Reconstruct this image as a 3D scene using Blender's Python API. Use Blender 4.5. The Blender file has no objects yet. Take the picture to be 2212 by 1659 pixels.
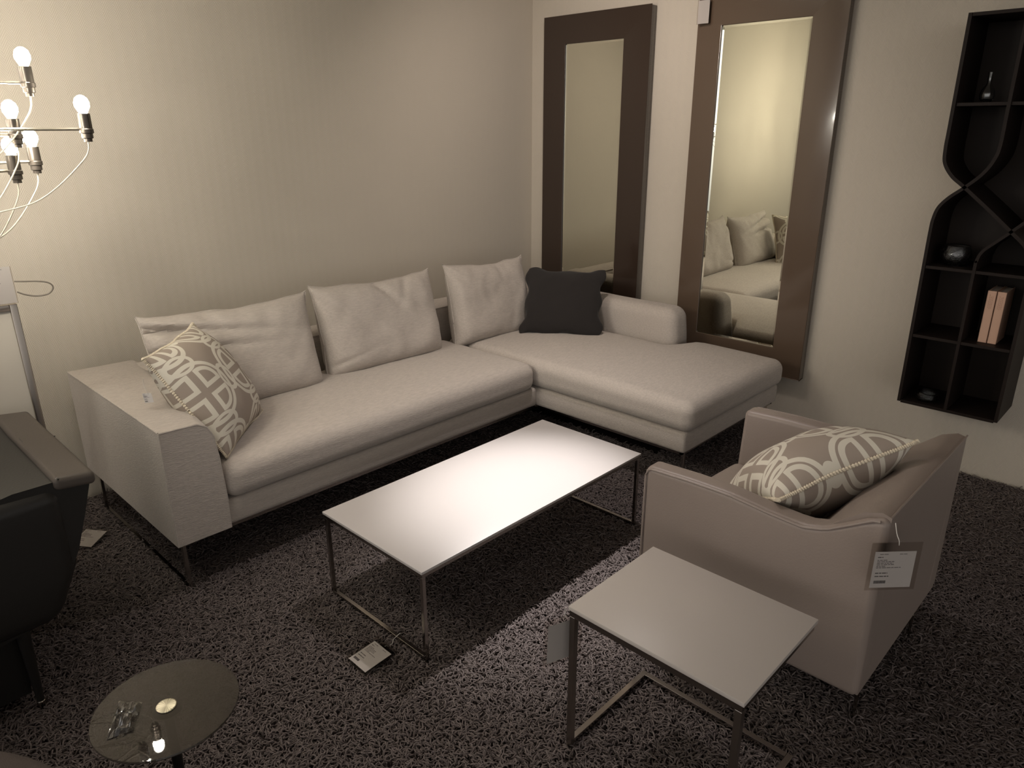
import bpy, bmesh, math, random
import numpy as np
from mathutils import Vector, Matrix, noise

random.seed(7); rng = np.random.default_rng(7)
C = bpy.context.scene.collection
R = math.radians

# ------------------------------------------------------------------ camera
cam_d = bpy.data.cameras.new('camera'); cam = bpy.data.objects.new('camera', cam_d); C.objects.link(cam)
cam_d.sensor_width = 36.0; cam_d.lens = 36.0 * 1567.99 / 2212; cam_d.clip_start = 0.02
CR = Vector((0.6929, -0.7211, -0.0030)); CD = Vector((-0.2419, -0.2285, -0.9430)); CW = Vector((0.6793, 0.6541, -0.3328))
cm = Matrix((CR, -CD, -CW)).transposed().to_4x4(); cm.translation = Vector((0, 0, 1.65))
cam.matrix_world = cm
bpy.context.scene.camera = cam

# ------------------------------------------------------------------ world, lamps, exposure
w = bpy.data.worlds.new('world'); bpy.context.scene.world = w; w.use_nodes = True
bg = w.node_tree.nodes['Background']; bg.inputs[0].default_value = (1.0, 0.93, 0.86, 1); bg.inputs[1].default_value = 1.25
_nt = w.node_tree; _tc = _nt.nodes.new('ShaderNodeTexCoord'); _sp = _nt.nodes.new('ShaderNodeSeparateXYZ'); _cr = _nt.nodes.new('ShaderNodeValToRGB')   # ambient shaped bright near the horizon, dim above, so walls outshine the floor
_nt.links.new(_tc.outputs['Generated'], _sp.inputs[0]); _nt.links.new(_sp.outputs[2], _cr.inputs[0]); _nt.links.new(_cr.outputs[0], bg.inputs[0])
_mr = _nt.nodes.new('ShaderNodeMapRange'); _mr.inputs[1].default_value = -0.9; _mr.inputs[2].default_value = 0.1; _mr.inputs[3].default_value = 1.55; _mr.inputs[4].default_value = 0.55
_mz = _nt.nodes.new('ShaderNodeMapRange'); _mz.inputs[1].default_value = -0.14; _mz.inputs[2].default_value = 0.03; _mz.inputs[3].default_value = 0.12; _mz.inputs[4].default_value = 1.12   # dark floor beyond
_mu = _nt.nodes.new('ShaderNodeMath'); _mu.operation = 'MULTIPLY'; _nt.links.new(_sp.outputs[2], _mz.inputs[0])
_nt.links.new(_sp.outputs[0], _mr.inputs[0]); _nt.links.new(_mr.outputs[0], _mu.inputs[0]); _nt.links.new(_mz.outputs[0], _mu.inputs[1]); _nt.links.new(_mu.outputs[0], bg.inputs[1])   # ambient shaped stronger from the left, keeping rear faces and right floor darker
_cr.color_ramp.elements[0].position = 0.12; _cr.color_ramp.elements[0].color = (1.0, 0.95, 0.90, 1); _cr.color_ramp.elements[1].position = 0.42; _cr.color_ramp.elements[1].color = (0.16, 0.152, 0.144, 1)
vs = bpy.context.scene.view_settings
vs.view_transform = 'Standard'; vs.look = 'None'; vs.gamma = 1.0; vs.exposure = 0.08; vs.use_curve_mapping = False
cyc = bpy.context.scene.cycles
cyc.max_bounces = 6; cyc.diffuse_bounces = 3; cyc.glossy_bounces = 4; cyc.transmission_bounces = 5; cyc.transparent_max_bounces = 6
cyc.caustics_reflective = False; cyc.caustics_refractive = False; cyc.sample_clamp_indirect = 4.0

def lamp(name, kind, loc, energy, color, target=None, **kw):
    d = bpy.data.lights.new(name, kind); d.energy = energy; d.color = color
    for k, v in kw.items(): setattr(d, k, v)
    o = bpy.data.objects.new(name, d); C.objects.link(o); o.location = loc
    if target is not None:
        o.rotation_euler = (Vector(target) - Vector(loc)).to_track_quat('-Z', 'Y').to_euler()
    return o
TABLE_SPOT = (2.28, 1.98, 2.70)
lamp('table_spotlight', 'SPOT', (2.28, 1.98, 2.70), 420, (1.0, 0.955, 0.94), (1.85, 1.70, 0.34), spot_size=R(30), spot_blend=1.0, shadow_soft_size=0.025)
lamp('table_spill', 'SPOT', (2.28, 1.98, 2.70), 80, (1.0, 0.92, 0.90), (2.05, 1.80, 0.34), spot_size=R(82), spot_blend=1.0, shadow_soft_size=0.03)
lamp('front_fill', 'SPOT', (0.9, 0.2, 2.70), 7, (1.0, 0.88, 0.78), (2.6, 2.0, 0.3), spot_size=R(110), spot_blend=1.0, shadow_soft_size=0.06)  # unseen fill added near the camera, no fitting built
lamp('wall_fill', 'SPOT', (2.7, 2.3, 2.70), 52, (1.0, 0.87, 0.79), (3.9, 3.0, 1.2), spot_size=R(130), spot_blend=1.0, shadow_soft_size=0.06)  # unseen fill added to brighten the right wall and corner

# ------------------------------------------------------------------ materials
def mat(name, col, rough=0.6, metal=0.0, spec=0.5, coat=0.0, bump=0.0, scale=100, var=0.0, vscale=8, stretch=None, sheen=0.0,
        transmission=0.0, alpha=1.0, emit=None, strength=0.0, ior=1.45):
    m = bpy.data.materials.new(name); m.use_nodes = True; nt = m.node_tree; b = nt.nodes['Principled BSDF']
    def s(k, v):
        if k in b.inputs: b.inputs[k].default_value = v
    s('Base Color', (*col, 1)); s('Roughness', rough); s('Metallic', metal); s('Specular IOR Level', spec); s('Coat Weight', coat)
    s('Sheen Weight', sheen); s('Transmission Weight', transmission); s('Alpha', alpha); s('IOR', ior); s('Coat Roughness', 0.06)
    if emit: s('Emission Color', (*emit, 1)); s('Emission Strength', strength)
    tc = nt.nodes.new('ShaderNodeTexCoord'); mp = nt.nodes.new('ShaderNodeMapping')
    nt.links.new(tc.outputs['Object'], mp.inputs[0])
    if stretch: mp.inputs['Scale'].default_value = stretch
    if var:
        n = nt.nodes.new('ShaderNodeTexNoise'); n.inputs['Scale'].default_value = vscale; n.inputs['Detail'].default_value = 4
        nt.links.new(mp.outputs[0], n.inputs['Vector'])
        mx = nt.nodes.new('ShaderNodeMix'); mx.data_type = 'RGBA'
        mx.inputs[6].default_value = (*[c * (1 - var) for c in col], 1); mx.inputs[7].default_value = (*[min(1, c * (1 + var)) for c in col], 1)
        nt.links.new(n.outputs['Fac'], mx.inputs[0]); nt.links.new(mx.outputs[2], b.inputs['Base Color'])
    if bump:
        n = nt.nodes.new('ShaderNodeTexNoise'); n.inputs['Scale'].default_value = scale; n.inputs['Detail'].default_value = 3
        nt.links.new(mp.outputs[0], n.inputs['Vector'])
        bp = nt.nodes.new('ShaderNodeBump'); bp.inputs['Strength'].default_value = bump; bp.inputs['Distance'].default_value = 0.004
        nt.links.new(n.outputs['Fac'], bp.inputs['Height']); nt.links.new(bp.outputs[0], b.inputs['Normal'])
    return m

M = {}
M['fabric'] = mat('cream woven upholstery', (0.455, 0.405, 0.36), 0.9, spec=0.15, bump=0.6, scale=230, var=0.20, vscale=120, stretch=(0.28, 0.8, 1.5), sheen=0.15)
M['leather'] = mat('taupe leather', (0.235, 0.19, 0.165), 0.42, spec=0.45, bump=0.12, scale=180, var=0.04)
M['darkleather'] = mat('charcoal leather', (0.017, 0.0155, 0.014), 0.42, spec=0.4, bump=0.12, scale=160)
M['darkleather_lit'] = mat('charcoal leather lit arm top', (0.075, 0.062, 0.052), 0.5, spec=0.4, bump=0.12, scale=160)  # lamplight on the arm top put into a lighter leather colour
M['chrome'] = mat('polished chrome', (0.42, 0.39, 0.36), 0.16, metal=1.0)
M['steel'] = mat('brushed steel', (0.40, 0.36, 0.32), 0.28, metal=1.0)
M['tabletop'] = mat('white lacquered board', (0.45, 0.42, 0.405), 0.36, spec=0.5)
M['tabletop2'] = mat('pale grey lacquered board', (0.43, 0.39, 0.36), 0.4, spec=0.4)
M['black'] = mat('black woven cotton', (0.024, 0.021, 0.020), 0.9, spec=0.15, bump=0.3, scale=300, sheen=0.1)
M['frame_dark'] = mat('dark brown lacquer', (0.034, 0.022, 0.016), 0.16, spec=0.5, coat=0.35)
M['frame_taupe'] = mat('taupe brown lacquer', (0.095, 0.065, 0.045), 0.14, spec=0.5, coat=0.4)
M['mirror'] = mat('mirror glass', (0.84, 0.84, 0.72), 0.0, metal=1.0)
M['case'] = mat('near black lacquer', (0.017, 0.012, 0.010), 0.5, spec=0.12)
M['case_back'] = mat('near black lacquered back', (0.021, 0.015, 0.012), 0.5, spec=0.15)
M['glass'] = mat('clear glass', (0.95, 0.97, 0.97), 0.02, transmission=1.0, ior=1.45)
M['glass_crackle'] = mat('crackled glass', (0.93, 0.95, 0.97), 0.03, transmission=1.0, ior=1.45, bump=1.0, scale=70)
M['paper'] = mat('white paper', (0.55, 0.52, 0.50), 0.7, spec=0.3)
M['ink'] = mat('grey print ink', (0.10, 0.09, 0.09), 0.8)
M['cord'] = mat('grey cord', (0.12, 0.10, 0.08), 0.6)
M['whitecord'] = mat('white cord', (0.55, 0.52, 0.48), 0.6)
M['cable'] = mat('translucent lamp cable', (0.55, 0.50, 0.40), 0.35)
M['socket'] = mat('dark bronze socket', (0.10, 0.085, 0.07), 0.3, metal=0.8)
M['brass'] = mat('polished nickel', (0.45, 0.41, 0.34), 0.38, metal=1.0)
M['bulb'] = mat('lit frosted bulb', (1, 1, 1), 0.5, emit=(1.0, 0.935, 0.81), strength=265)
M['rope'] = mat('cream twisted cord', (0.56, 0.49, 0.38), 0.8)
M['book'] = mat('peach cloth book cover', (0.55, 0.34, 0.24), 0.6, var=0.05)
M['pages'] = mat('book pages', (0.55, 0.46, 0.38), 0.8)
M['booktext'] = mat('embossed spine title', (0.38, 0.22, 0.15), 0.6)
M['ottoman'] = mat('grey ribbed fabric', (0.085, 0.07, 0.065), 0.9, spec=0.1, bump=0.6, scale=120, stretch=(6, 1, 1))
M['ceiling'] = mat('ceiling paint', (0.60, 0.56, 0.50), 0.9)
M['panel'] = mat('pale satin panel', (0.46, 0.42, 0.36), 0.5)
M['black_metal'] = mat('black metal', (0.02, 0.018, 0.016), 0.35, metal=0.6)
M['rug_base'] = mat('dark rug backing', (0.035, 0.028, 0.026), 1.0, spec=0.0)
def film(name, wgt, tint, bumpd, floor_=0.0):
    m = bpy.data.materials.new(name); m.use_nodes = True; nt = m.node_tree
    for n in list(nt.nodes):
        if n.type == 'BSDF_PRINCIPLED': nt.nodes.remove(n)
    out = [n for n in nt.nodes if n.type == 'OUTPUT_MATERIAL'][0]
    tr = nt.nodes.new('ShaderNodeBsdfTransparent'); gl = nt.nodes.new('ShaderNodeBsdfGlossy'); lw = nt.nodes.new('ShaderNodeLayerWeight'); mx = nt.nodes.new('ShaderNodeMixShader')
    tr.inputs[0].default_value = (*tint, 1); gl.inputs['Roughness'].default_value = 0.10; lw.inputs['Blend'].default_value = wgt
    tc = nt.nodes.new('ShaderNodeTexCoord'); n = nt.nodes.new('ShaderNodeTexNoise'); n.inputs['Scale'].default_value = 30
    bp = nt.nodes.new('ShaderNodeBump'); bp.inputs['Strength'].default_value = 0.3; bp.inputs['Distance'].default_value = bumpd
    L = nt.links.new
    L(tc.outputs['Object'], n.inputs['Vector']); L(n.outputs['Fac'], bp.inputs['Height']); L(bp.outputs[0], gl.inputs['Normal'])
    mm = nt.nodes.new('ShaderNodeMath'); mm.operation = 'MAXIMUM'; mm.inputs[1].default_value = floor_; L(lw.outputs['Fresnel'], mm.inputs[0]); L(mm.outputs[0], mx.inputs[0]); L(tr.outputs[0], mx.inputs[1]); L(gl.outputs[0], mx.inputs[2]); L(mx.outputs[0], out.inputs[0])
    return m
M['sleeve'] = film('clear plastic film', 0.12, (0.93, 0.92, 0.91), 0.002)
def smoked_glass():
    m = bpy.data.materials.new('smoked glass'); m.use_nodes = True; b = m.node_tree.nodes['Principled BSDF']
    b.inputs['Base Color'].default_value = (0.030, 0.024, 0.019, 1); b.inputs['Roughness'].default_value = 0.015; b.inputs['Alpha'].default_value = 0.62
    b.inputs['Specular IOR Level'].default_value = 0.9
    return m
M['smoked'] = smoked_glass()

# node expression helper for the woven pattern and the wall relief
class NX:
    def __init__(s, nt): s.nt = nt
    def op(s, o, a, b=None, c=None):
        n = s.nt.nodes.new('ShaderNodeMath'); n.operation = o
        for i, v in enumerate((a, b, c)):
            if v is None: continue
            if isinstance(v, (int, float)): n.inputs[i].default_value = v
            else: s.nt.links.new(v, n.inputs[i])
        return n.outputs[0]
def pattern_mat():
    m = bpy.data.materials.new('trellis patterned weave'); m.use_nodes = True; nt = m.node_tree; b = nt.nodes['Principled BSDF']
    e = NX(nt); op = e.op
    tc = nt.nodes.new('ShaderNodeTexCoord'); sp = nt.nodes.new('ShaderNodeSeparateXYZ'); nt.links.new(tc.outputs['UV'], sp.inputs[0])
    U = op('MULTIPLY_ADD', sp.outputs[0], 1.72, 0.30); V = op('MULTIPLY_ADD', sp.outputs[1], 1.72, 0.62)
    def cell(u, v, ou, ov):
        x = op('SUBTRACT', op('FRACT', op('ADD', u, ou)), 0.5); y = op('SUBTRACT', op('FRACT', op('ADD', v, ov)), 0.5); return x, y
    def length(x, y): return op('SQRT', op('ADD', op('MULTIPLY', x, x), op('MULTIPLY', y, y)))
    def band(d, half): return op('LESS_THAN', op('ABSOLUTE', d), half)
    x, y = cell(U, V, 0, 0)
    r = length(x, y)
    ring = band(op('SUBTRACT', r, 0.452), 0.030)
    ax, ay = op('ABSOLUTE', x), op('ABSOLUTE', y)
    d = op('MAXIMUM', op('MAXIMUM', op('SUBTRACT', 0.045, ax), op('SUBTRACT', 0.045, ay)), op('SUBTRACT', length(op('SUBTRACT', ax, 0.10), op('SUBTRACT', ay, 0.10)), 0.255))
    petals = band(op('ADD', d, 0.030), 0.030)
    out = op('MAXIMUM', ring, petals)
    for ou, ov, sx, sy in ((0.5, 0, 1.0, 0.66), (0, 0.5, 0.66, 1.0)):
        x2, y2 = cell(U, V, ou, ov)
        rr = length(op('MULTIPLY', x2, sx), op('MULTIPLY', y2, sy))
        out = op('MAXIMUM', out, band(op('SUBTRACT', rr, 0.125), 0.022))
    wv = nt.nodes.new('ShaderNodeTexNoise'); wv.inputs['Scale'].default_value = 220; nt.links.new(tc.outputs['UV'], wv.inputs['Vector'])
    mx = nt.nodes.new('ShaderNodeMix'); mx.data_type = 'RGBA'
    mx.inputs[6].default_value = (0.30, 0.25, 0.21, 1); mx.inputs[7].default_value = (0.58, 0.54, 0.46, 1)
    nt.links.new(out, mx.inputs[0]); nt.links.new(mx.outputs[2], b.inputs['Base Color'])
    b.inputs['Roughness'].default_value = 0.85; b.inputs['Specular IOR Level'].default_value = 0.15
    bp = nt.nodes.new('ShaderNodeBump'); bp.inputs['Strength'].default_value = 0.25; bp.inputs['Distance'].default_value = 0.003
    nt.links.new(op('ADD', op('MULTIPLY', wv.outputs['Fac'], 0.5), op('MULTIPLY', out, 0.4)), bp.inputs['Height']); nt.links.new(bp.outputs[0], b.inputs['Normal'])
    return m
M['pattern'] = pattern_mat()
def wall_mat(axis):
    # embossed wallpaper: short diagonal strokes alternating in narrow vertical columns
    m = bpy.data.materials.new('embossed beige wallpaper'); m.use_nodes = True; nt = m.node_tree; b = nt.nodes['Principled BSDF']
    e = NX(nt); op = e.op
    tc = nt.nodes.new('ShaderNodeTexCoord'); sp = nt.nodes.new('ShaderNodeSeparateXYZ'); nt.links.new(tc.outputs['Object'], sp.inputs[0])
    a = sp.outputs[axis]; z = sp.outputs[2]
    tri = op('PINGPONG', a, 0.025)
    stroke = op('SINE', op('MULTIPLY', op('ADD', z, op('MULTIPLY', tri, 1.6)), 520))
    n = nt.nodes.new('ShaderNodeTexNoise'); n.inputs['Scale'].default_value = 60; nt.links.new(tc.outputs['Object'], n.inputs['Vector'])
    h = op('MULTIPLY', stroke, n.outputs['Fac'])
    seam = op('LESS_THAN', op('ABSOLUTE', op('SUBTRACT', op('FRACT', op('MULTIPLY_ADD', a, 1.0 / 0.70, 0.45)), 0.5)), 0.0022)
    h = op('SUBTRACT', h, op('MULTIPLY', seam, 1.2))
    bp = nt.nodes.new('ShaderNodeBump'); bp.inputs['Strength'].default_value = 0.22; bp.inputs['Distance'].default_value = 0.003
    nt.links.new(h, bp.inputs['Height']); nt.links.new(bp.outputs[0], b.inputs['Normal'])
    n2 = nt.nodes.new('ShaderNodeTexNoise'); n2.inputs['Scale'].default_value = 1.3; n2.inputs['Detail'].default_value = 5; nt.links.new(tc.outputs['Object'], n2.inputs['Vector'])
    mx = nt.nodes.new('ShaderNodeMix'); mx.data_type = 'RGBA'
    mx.inputs[6].default_value = (0.475, 0.425, 0.355, 1); mx.inputs[7].default_value = (0.52, 0.465, 0.39, 1)
    nt.links.new(n2.outputs['Fac'], mx.inputs[0]); nt.links.new(mx.outputs[2], b.inputs['Base Color'])
    b.inputs['Roughness'].default_value = 0.75; b.inputs['Specular IOR Level'].default_value = 0.3
    return m
def radial_steel():
    m = bpy.data.materials.new('spun steel disc'); m.use_nodes = True; nt = m.node_tree; b = nt.nodes['Principled BSDF']
    b.inputs['Metallic'].default_value = 1.0; b.inputs['Roughness'].default_value = 0.32; b.inputs['Base Color'].default_value = (0.75, 0.68, 0.52, 1)
    e = NX(nt); op = e.op
    tc = nt.nodes.new('ShaderNodeTexCoord'); sp = nt.nodes.new('ShaderNodeSeparateXYZ'); nt.links.new(tc.outputs['Object'], sp.inputs[0])
    an = op('ARCTAN2', sp.outputs[1], sp.outputs[0])
    cmb = nt.nodes.new('ShaderNodeCombineXYZ'); nt.links.new(op('MULTIPLY', an, 11.0), cmb.inputs[0])
    n = nt.nodes.new('ShaderNodeTexNoise'); n.inputs['Scale'].default_value = 1.0; nt.links.new(cmb.outputs[0], n.inputs['Vector'])
    rp = nt.nodes.new('ShaderNodeMapRange'); rp.inputs[1].default_value = 0.3; rp.inputs[2].default_value = 0.7; rp.inputs[3].default_value = 0.0; rp.inputs[4].default_value = 1.0
    nt.links.new(n.outputs['Fac'], rp.inputs[0])
    mx = nt.nodes.new('ShaderNodeMix'); mx.data_type = 'RGBA'; mx.inputs[6].default_value = (0.05, 0.044, 0.033, 1); mx.inputs[7].default_value = (0.42, 0.38, 0.28, 1)
    nt.links.new(rp.outputs[0], mx.inputs[0]); nt.links.new(mx.outputs[2], b.inputs['Base Color'])
    b.inputs['Anisotropic'].default_value = 0.7
    return m
M['disc'] = radial_steel()

# ------------------------------------------------------------------ mesh helpers
def finish(me, m, smooth=True, ang=35):
    me.materials.append(m)
    if smooth:
        me.shade_smooth(); me.set_sharp_from_angle(angle=R(ang))
def link(name, me, parent=None):
    o = bpy.data.objects.new(name, me); C.objects.link(o)
    if parent: o.parent = parent
    return o
def tag(o, label, cat, group=None):
    o['label'] = label; o['category'] = cat
    if group: o['group'] = group
    return o
def thing(name, label, cat, loc=(0, 0, 0), group=None, mtx=None):
    o = bpy.data.objects.new(name, None); C.objects.link(o); o.empty_display_size = 0.05
    if mtx is not None: o.matrix_world = mtx
    else: o.location = loc
    return tag(o, label, cat, group)
def obj(name, bm, m, parent=None, smooth=True, ang=35):
    bmesh.ops.recalc_face_normals(bm, faces=bm.faces)
    me = bpy.data.meshes.new(name); bm.to_mesh(me); bm.free(); finish(me, m, smooth, ang)
    return link(name, me, parent)
def obj_v(name, V, F, m, parent=None, uv=None, ang=50):
    me = bpy.data.meshes.new(name); me.from_pydata([tuple(v) for v in V], [], F)
    if uv is not None:
        l = me.uv_layers.new(name='UVMap')
        for lp in me.loops: l.data[lp.index].uv = uv[lp.vertex_index]
    bm = bmesh.new(); bm.from_mesh(me); bmesh.ops.recalc_face_normals(bm, faces=bm.faces); bm.to_mesh(me); bm.free()
    finish(me, m, True, ang); return link(name, me, parent)
def bevel(bm, edges, off, seg=2):
    if off > 0: bmesh.ops.bevel(bm, geom=edges, offset=off, segments=seg, profile=0.5, affect='EDGES', clamp_overlap=True)
def box(bm, x0, x1, y0, y1, z0, z1, bev=0.0, seg=2, mtx=None):
    vs_ = [bm.verts.new(p) for p in ((x0, y0, z0), (x1, y0, z0), (x1, y1, z0), (x0, y1, z0), (x0, y0, z1), (x1, y0, z1), (x1, y1, z1), (x0, y1, z1))]
    if mtx is not None:
        for v in vs_: v.co = mtx @ v.co
    fs = [bm.faces.new([vs_[i] for i in f]) for f in ((0, 3, 2, 1), (4, 5, 6, 7), (0, 1, 5, 4), (1, 2, 6, 5), (2, 3, 7, 6), (3, 0, 4, 7))]
    bevel(bm, list({e for f in fs for e in f.edges}), bev, seg)
def prism(bm, pts, axis, a0, a1, bev=0.0, seg=2):
    # pts: 2D polygon in the two remaining axes (in xyz order)
    def P(p, a):
        l = list(p); l.insert(axis, a); return l
    A = [bm.verts.new(P(p, a0)) for p in pts]; B = [bm.verts.new(P(p, a1)) for p in pts]; n = len(pts)
    fs = [bm.faces.new(A), bm.faces.new(B[::-1])] + [bm.faces.new((A[i], B[i], B[(i + 1) % n], A[(i + 1) % n])) for i in range(n)]
    if bev > 0:
        es = [e for e in {e for f in fs for e in f.edges} if len(e.link_faces) == 2 and e.calc_face_angle(0) > R(25)]
        bevel(bm, es, bev, seg)
def softbox_vf(x0, x1, y0, y1, z0, z1, r, n=14, fn=None):
    """rounded upholstered block as a fine grid, fn deforms (x,y,z)"""
    L = (x1 - x0, y1 - y0, z1 - z0); c = ((x0 + x1) / 2, (y0 + y1) / 2, (z0 + z1) / 2)
    def coords(l):
        h = l / 2; rr = min(r, h * 0.98); k = 5
        inner = list(np.linspace(-(h - rr), h - rr, max(2, int(n * l) + 2)))
        left = [-h + rr * (1 - math.tan(math.pi / 4 * (1 - i / k)) ) for i in range(k)]
        return left + inner + [-v for v in left[::-1]]
    cs = [coords(l) for l in L]; V = []; idx = {}; F = []
    def vid(i, j, k):
        key = (i, j, k)
        if key not in idx:
            p = (cs[0][i], cs[1][j], cs[2][k]); q = []
            for a in range(3):
                h = L[a] / 2 - min(r, L[a] / 2 * 0.98); q.append(max(-h, min(h, p[a])))
            d = [p[a] - q[a] for a in range(3)]; rads = [min(r, L[a] / 2 * 0.98) for a in range(3)]
            dn = [d[a] / rads[a] for a in range(3)]; ln = math.sqrt(sum(t * t for t in dn)); mxx = max(abs(t) for t in dn)
            if ln > 1e-9: d = [rads[a] * dn[a] / ln * min(1, mxx) if mxx < 1 else rads[a] * dn[a] / ln for a in range(3)]
            v = tuple(c[a] + q[a] + d[a] for a in range(3))
            if fn: v = fn(*v)
            idx[key] = len(V); V.append(v)
        return idx[key]
    N = [len(c_) - 1 for c_ in cs]
    for i in range(N[0]):
        for j in range(N[1]):
            F.append((vid(i, j, 0), vid(i, j + 1, 0), vid(i + 1, j + 1, 0), vid(i + 1, j, 0)))
            F.append((vid(i, j, N[2]), vid(i + 1, j, N[2]), vid(i + 1, j + 1, N[2]), vid(i, j + 1, N[2])))
    for i in range(N[0]):
        for k in range(N[2]):
            F.append((vid(i, 0, k), vid(i + 1, 0, k), vid(i + 1, 0, k + 1), vid(i, 0, k + 1)))
            F.append((vid(i, N[1], k), vid(i, N[1], k + 1), vid(i + 1, N[1], k + 1), vid(i + 1, N[1], k)))
    for j in range(N[1]):
        for k in range(N[2]):
            F.append((vid(0, j, k), vid(0, j, k + 1), vid(0, j + 1, k + 1), vid(0, j + 1, k)))
            F.append((vid(N[0], j, k), vid(N[0], j + 1, k), vid(N[0], j + 1, k + 1), vid(N[0], j, k + 1)))
    return V, F
def softbox(name, dims, r, m, parent, n=14, fn=None, ang=60):
    V, F = softbox_vf(*dims, r, n, fn); return obj_v(name, V, F, m, parent, ang=ang)
def tube(bm, pts, rad, seg=8, closed=False, rfn=None):
    pts = [Vector(p) for p in pts]; n = len(pts); rings = []
    up = Vector((0, 0, 1))
    for i, p in enumerate(pts):
        a = pts[(i - 1) % n] if (closed or i > 0) else p; b = pts[(i + 1) % n] if (closed or i < n - 1) else p
        t = (b - a).normalized()
        u = t.cross(up)
        if u.length < 0.05: u = t.cross(Vector((1, 0, 0)))
        u.normalize(); v = t.cross(u).normalized(); rr = rad if rfn is None else rfn(i)
        rings.append([bm.verts.new(p + (u * math.cos(2 * math.pi * k / seg) + v * math.sin(2 * math.pi * k / seg)) * rr) for k in range(seg)])
    for i in range(n if closed else n - 1):
        A, B = rings[i], rings[(i + 1) % n]
        for k in range(seg): bm.faces.new((A[k], A[(k + 1) % seg], B[(k + 1) % seg], B[k]))
    if not closed: bm.faces.new(rings[0][::-1]); bm.faces.new(rings[-1])
def lathe(bm, prof, seg=32, cx=0, cy=0, cz=0, capb=True, capt=True):
    rings = [[bm.verts.new((cx + r_ * math.cos(2 * math.pi * k / seg), cy + r_ * math.sin(2 * math.pi * k / seg), cz + z)) for k in range(seg)] for r_, z in prof]
    for A, B in zip(rings, rings[1:]):
        for k in range(seg): bm.faces.new((A[k], A[(k + 1) % seg], B[(k + 1) % seg], B[k]))
    if capb: bm.faces.new(rings[0][::-1])
    if capt: bm.faces.new(rings[-1])
def smooth_path(pts, n=10):
    P = [Vector(p) for p in pts]; out = []
    for i in range(len(P) - 1):
        p0 = P[max(0, i - 1)]; p1 = P[i]; p2 = P[i + 1]; p3 = P[min(len(P) - 1, i + 2)]
        for k in range(n):
            t = k / n
            out.append(0.5 * ((2 * p1) + (-p0 + p2) * t + (2 * p0 - 5 * p1 + 4 * p2 - p3) * t * t + (-p0 + 3 * p1 - 3 * p2 + p3) * t ** 3))
    out.append(P[-1]); return out
def frame_mtx(c, yaw, tilt, roll):
    return Matrix.Translation(c) @ Matrix.Rotation(R(yaw), 4, 'Z') @ Matrix.Rotation(R(tilt), 4, 'X') @ Matrix.Rotation(R(roll), 4, 'Y')

# ------------------------------------------------------------------ the room
def struct(name, bm, m):
    o = obj(name, bm, m, None, False); o['kind'] = 'structure'; return o
WX, WY = 3.99, 3.64
bm = bmesh.new(); box(bm, -1.6, WX + 0.1, WY, WY + 0.1, -0.08, 2.77); struct('wall_left', bm, wall_mat(0))
bm = bmesh.new(); box(bm, WX, WX + 0.1, -1.6, WY, -0.08, 2.77); struct('wall_right', bm, wall_mat(1))
bm = bmesh.new(); box(bm, -1.6, WX + 0.1, -1.6, WY + 0.1, -0.08, -0.03); struct('floor', bm, mat('dark carpet floor', (0.03, 0.022, 0.02), 0.95))
bm = bmesh.new(); box(bm, -1.6, WX + 0.1, -1.6, WY + 0.1, 2.77, 2.85); struct('ceiling', bm, M['ceiling'])

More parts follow.
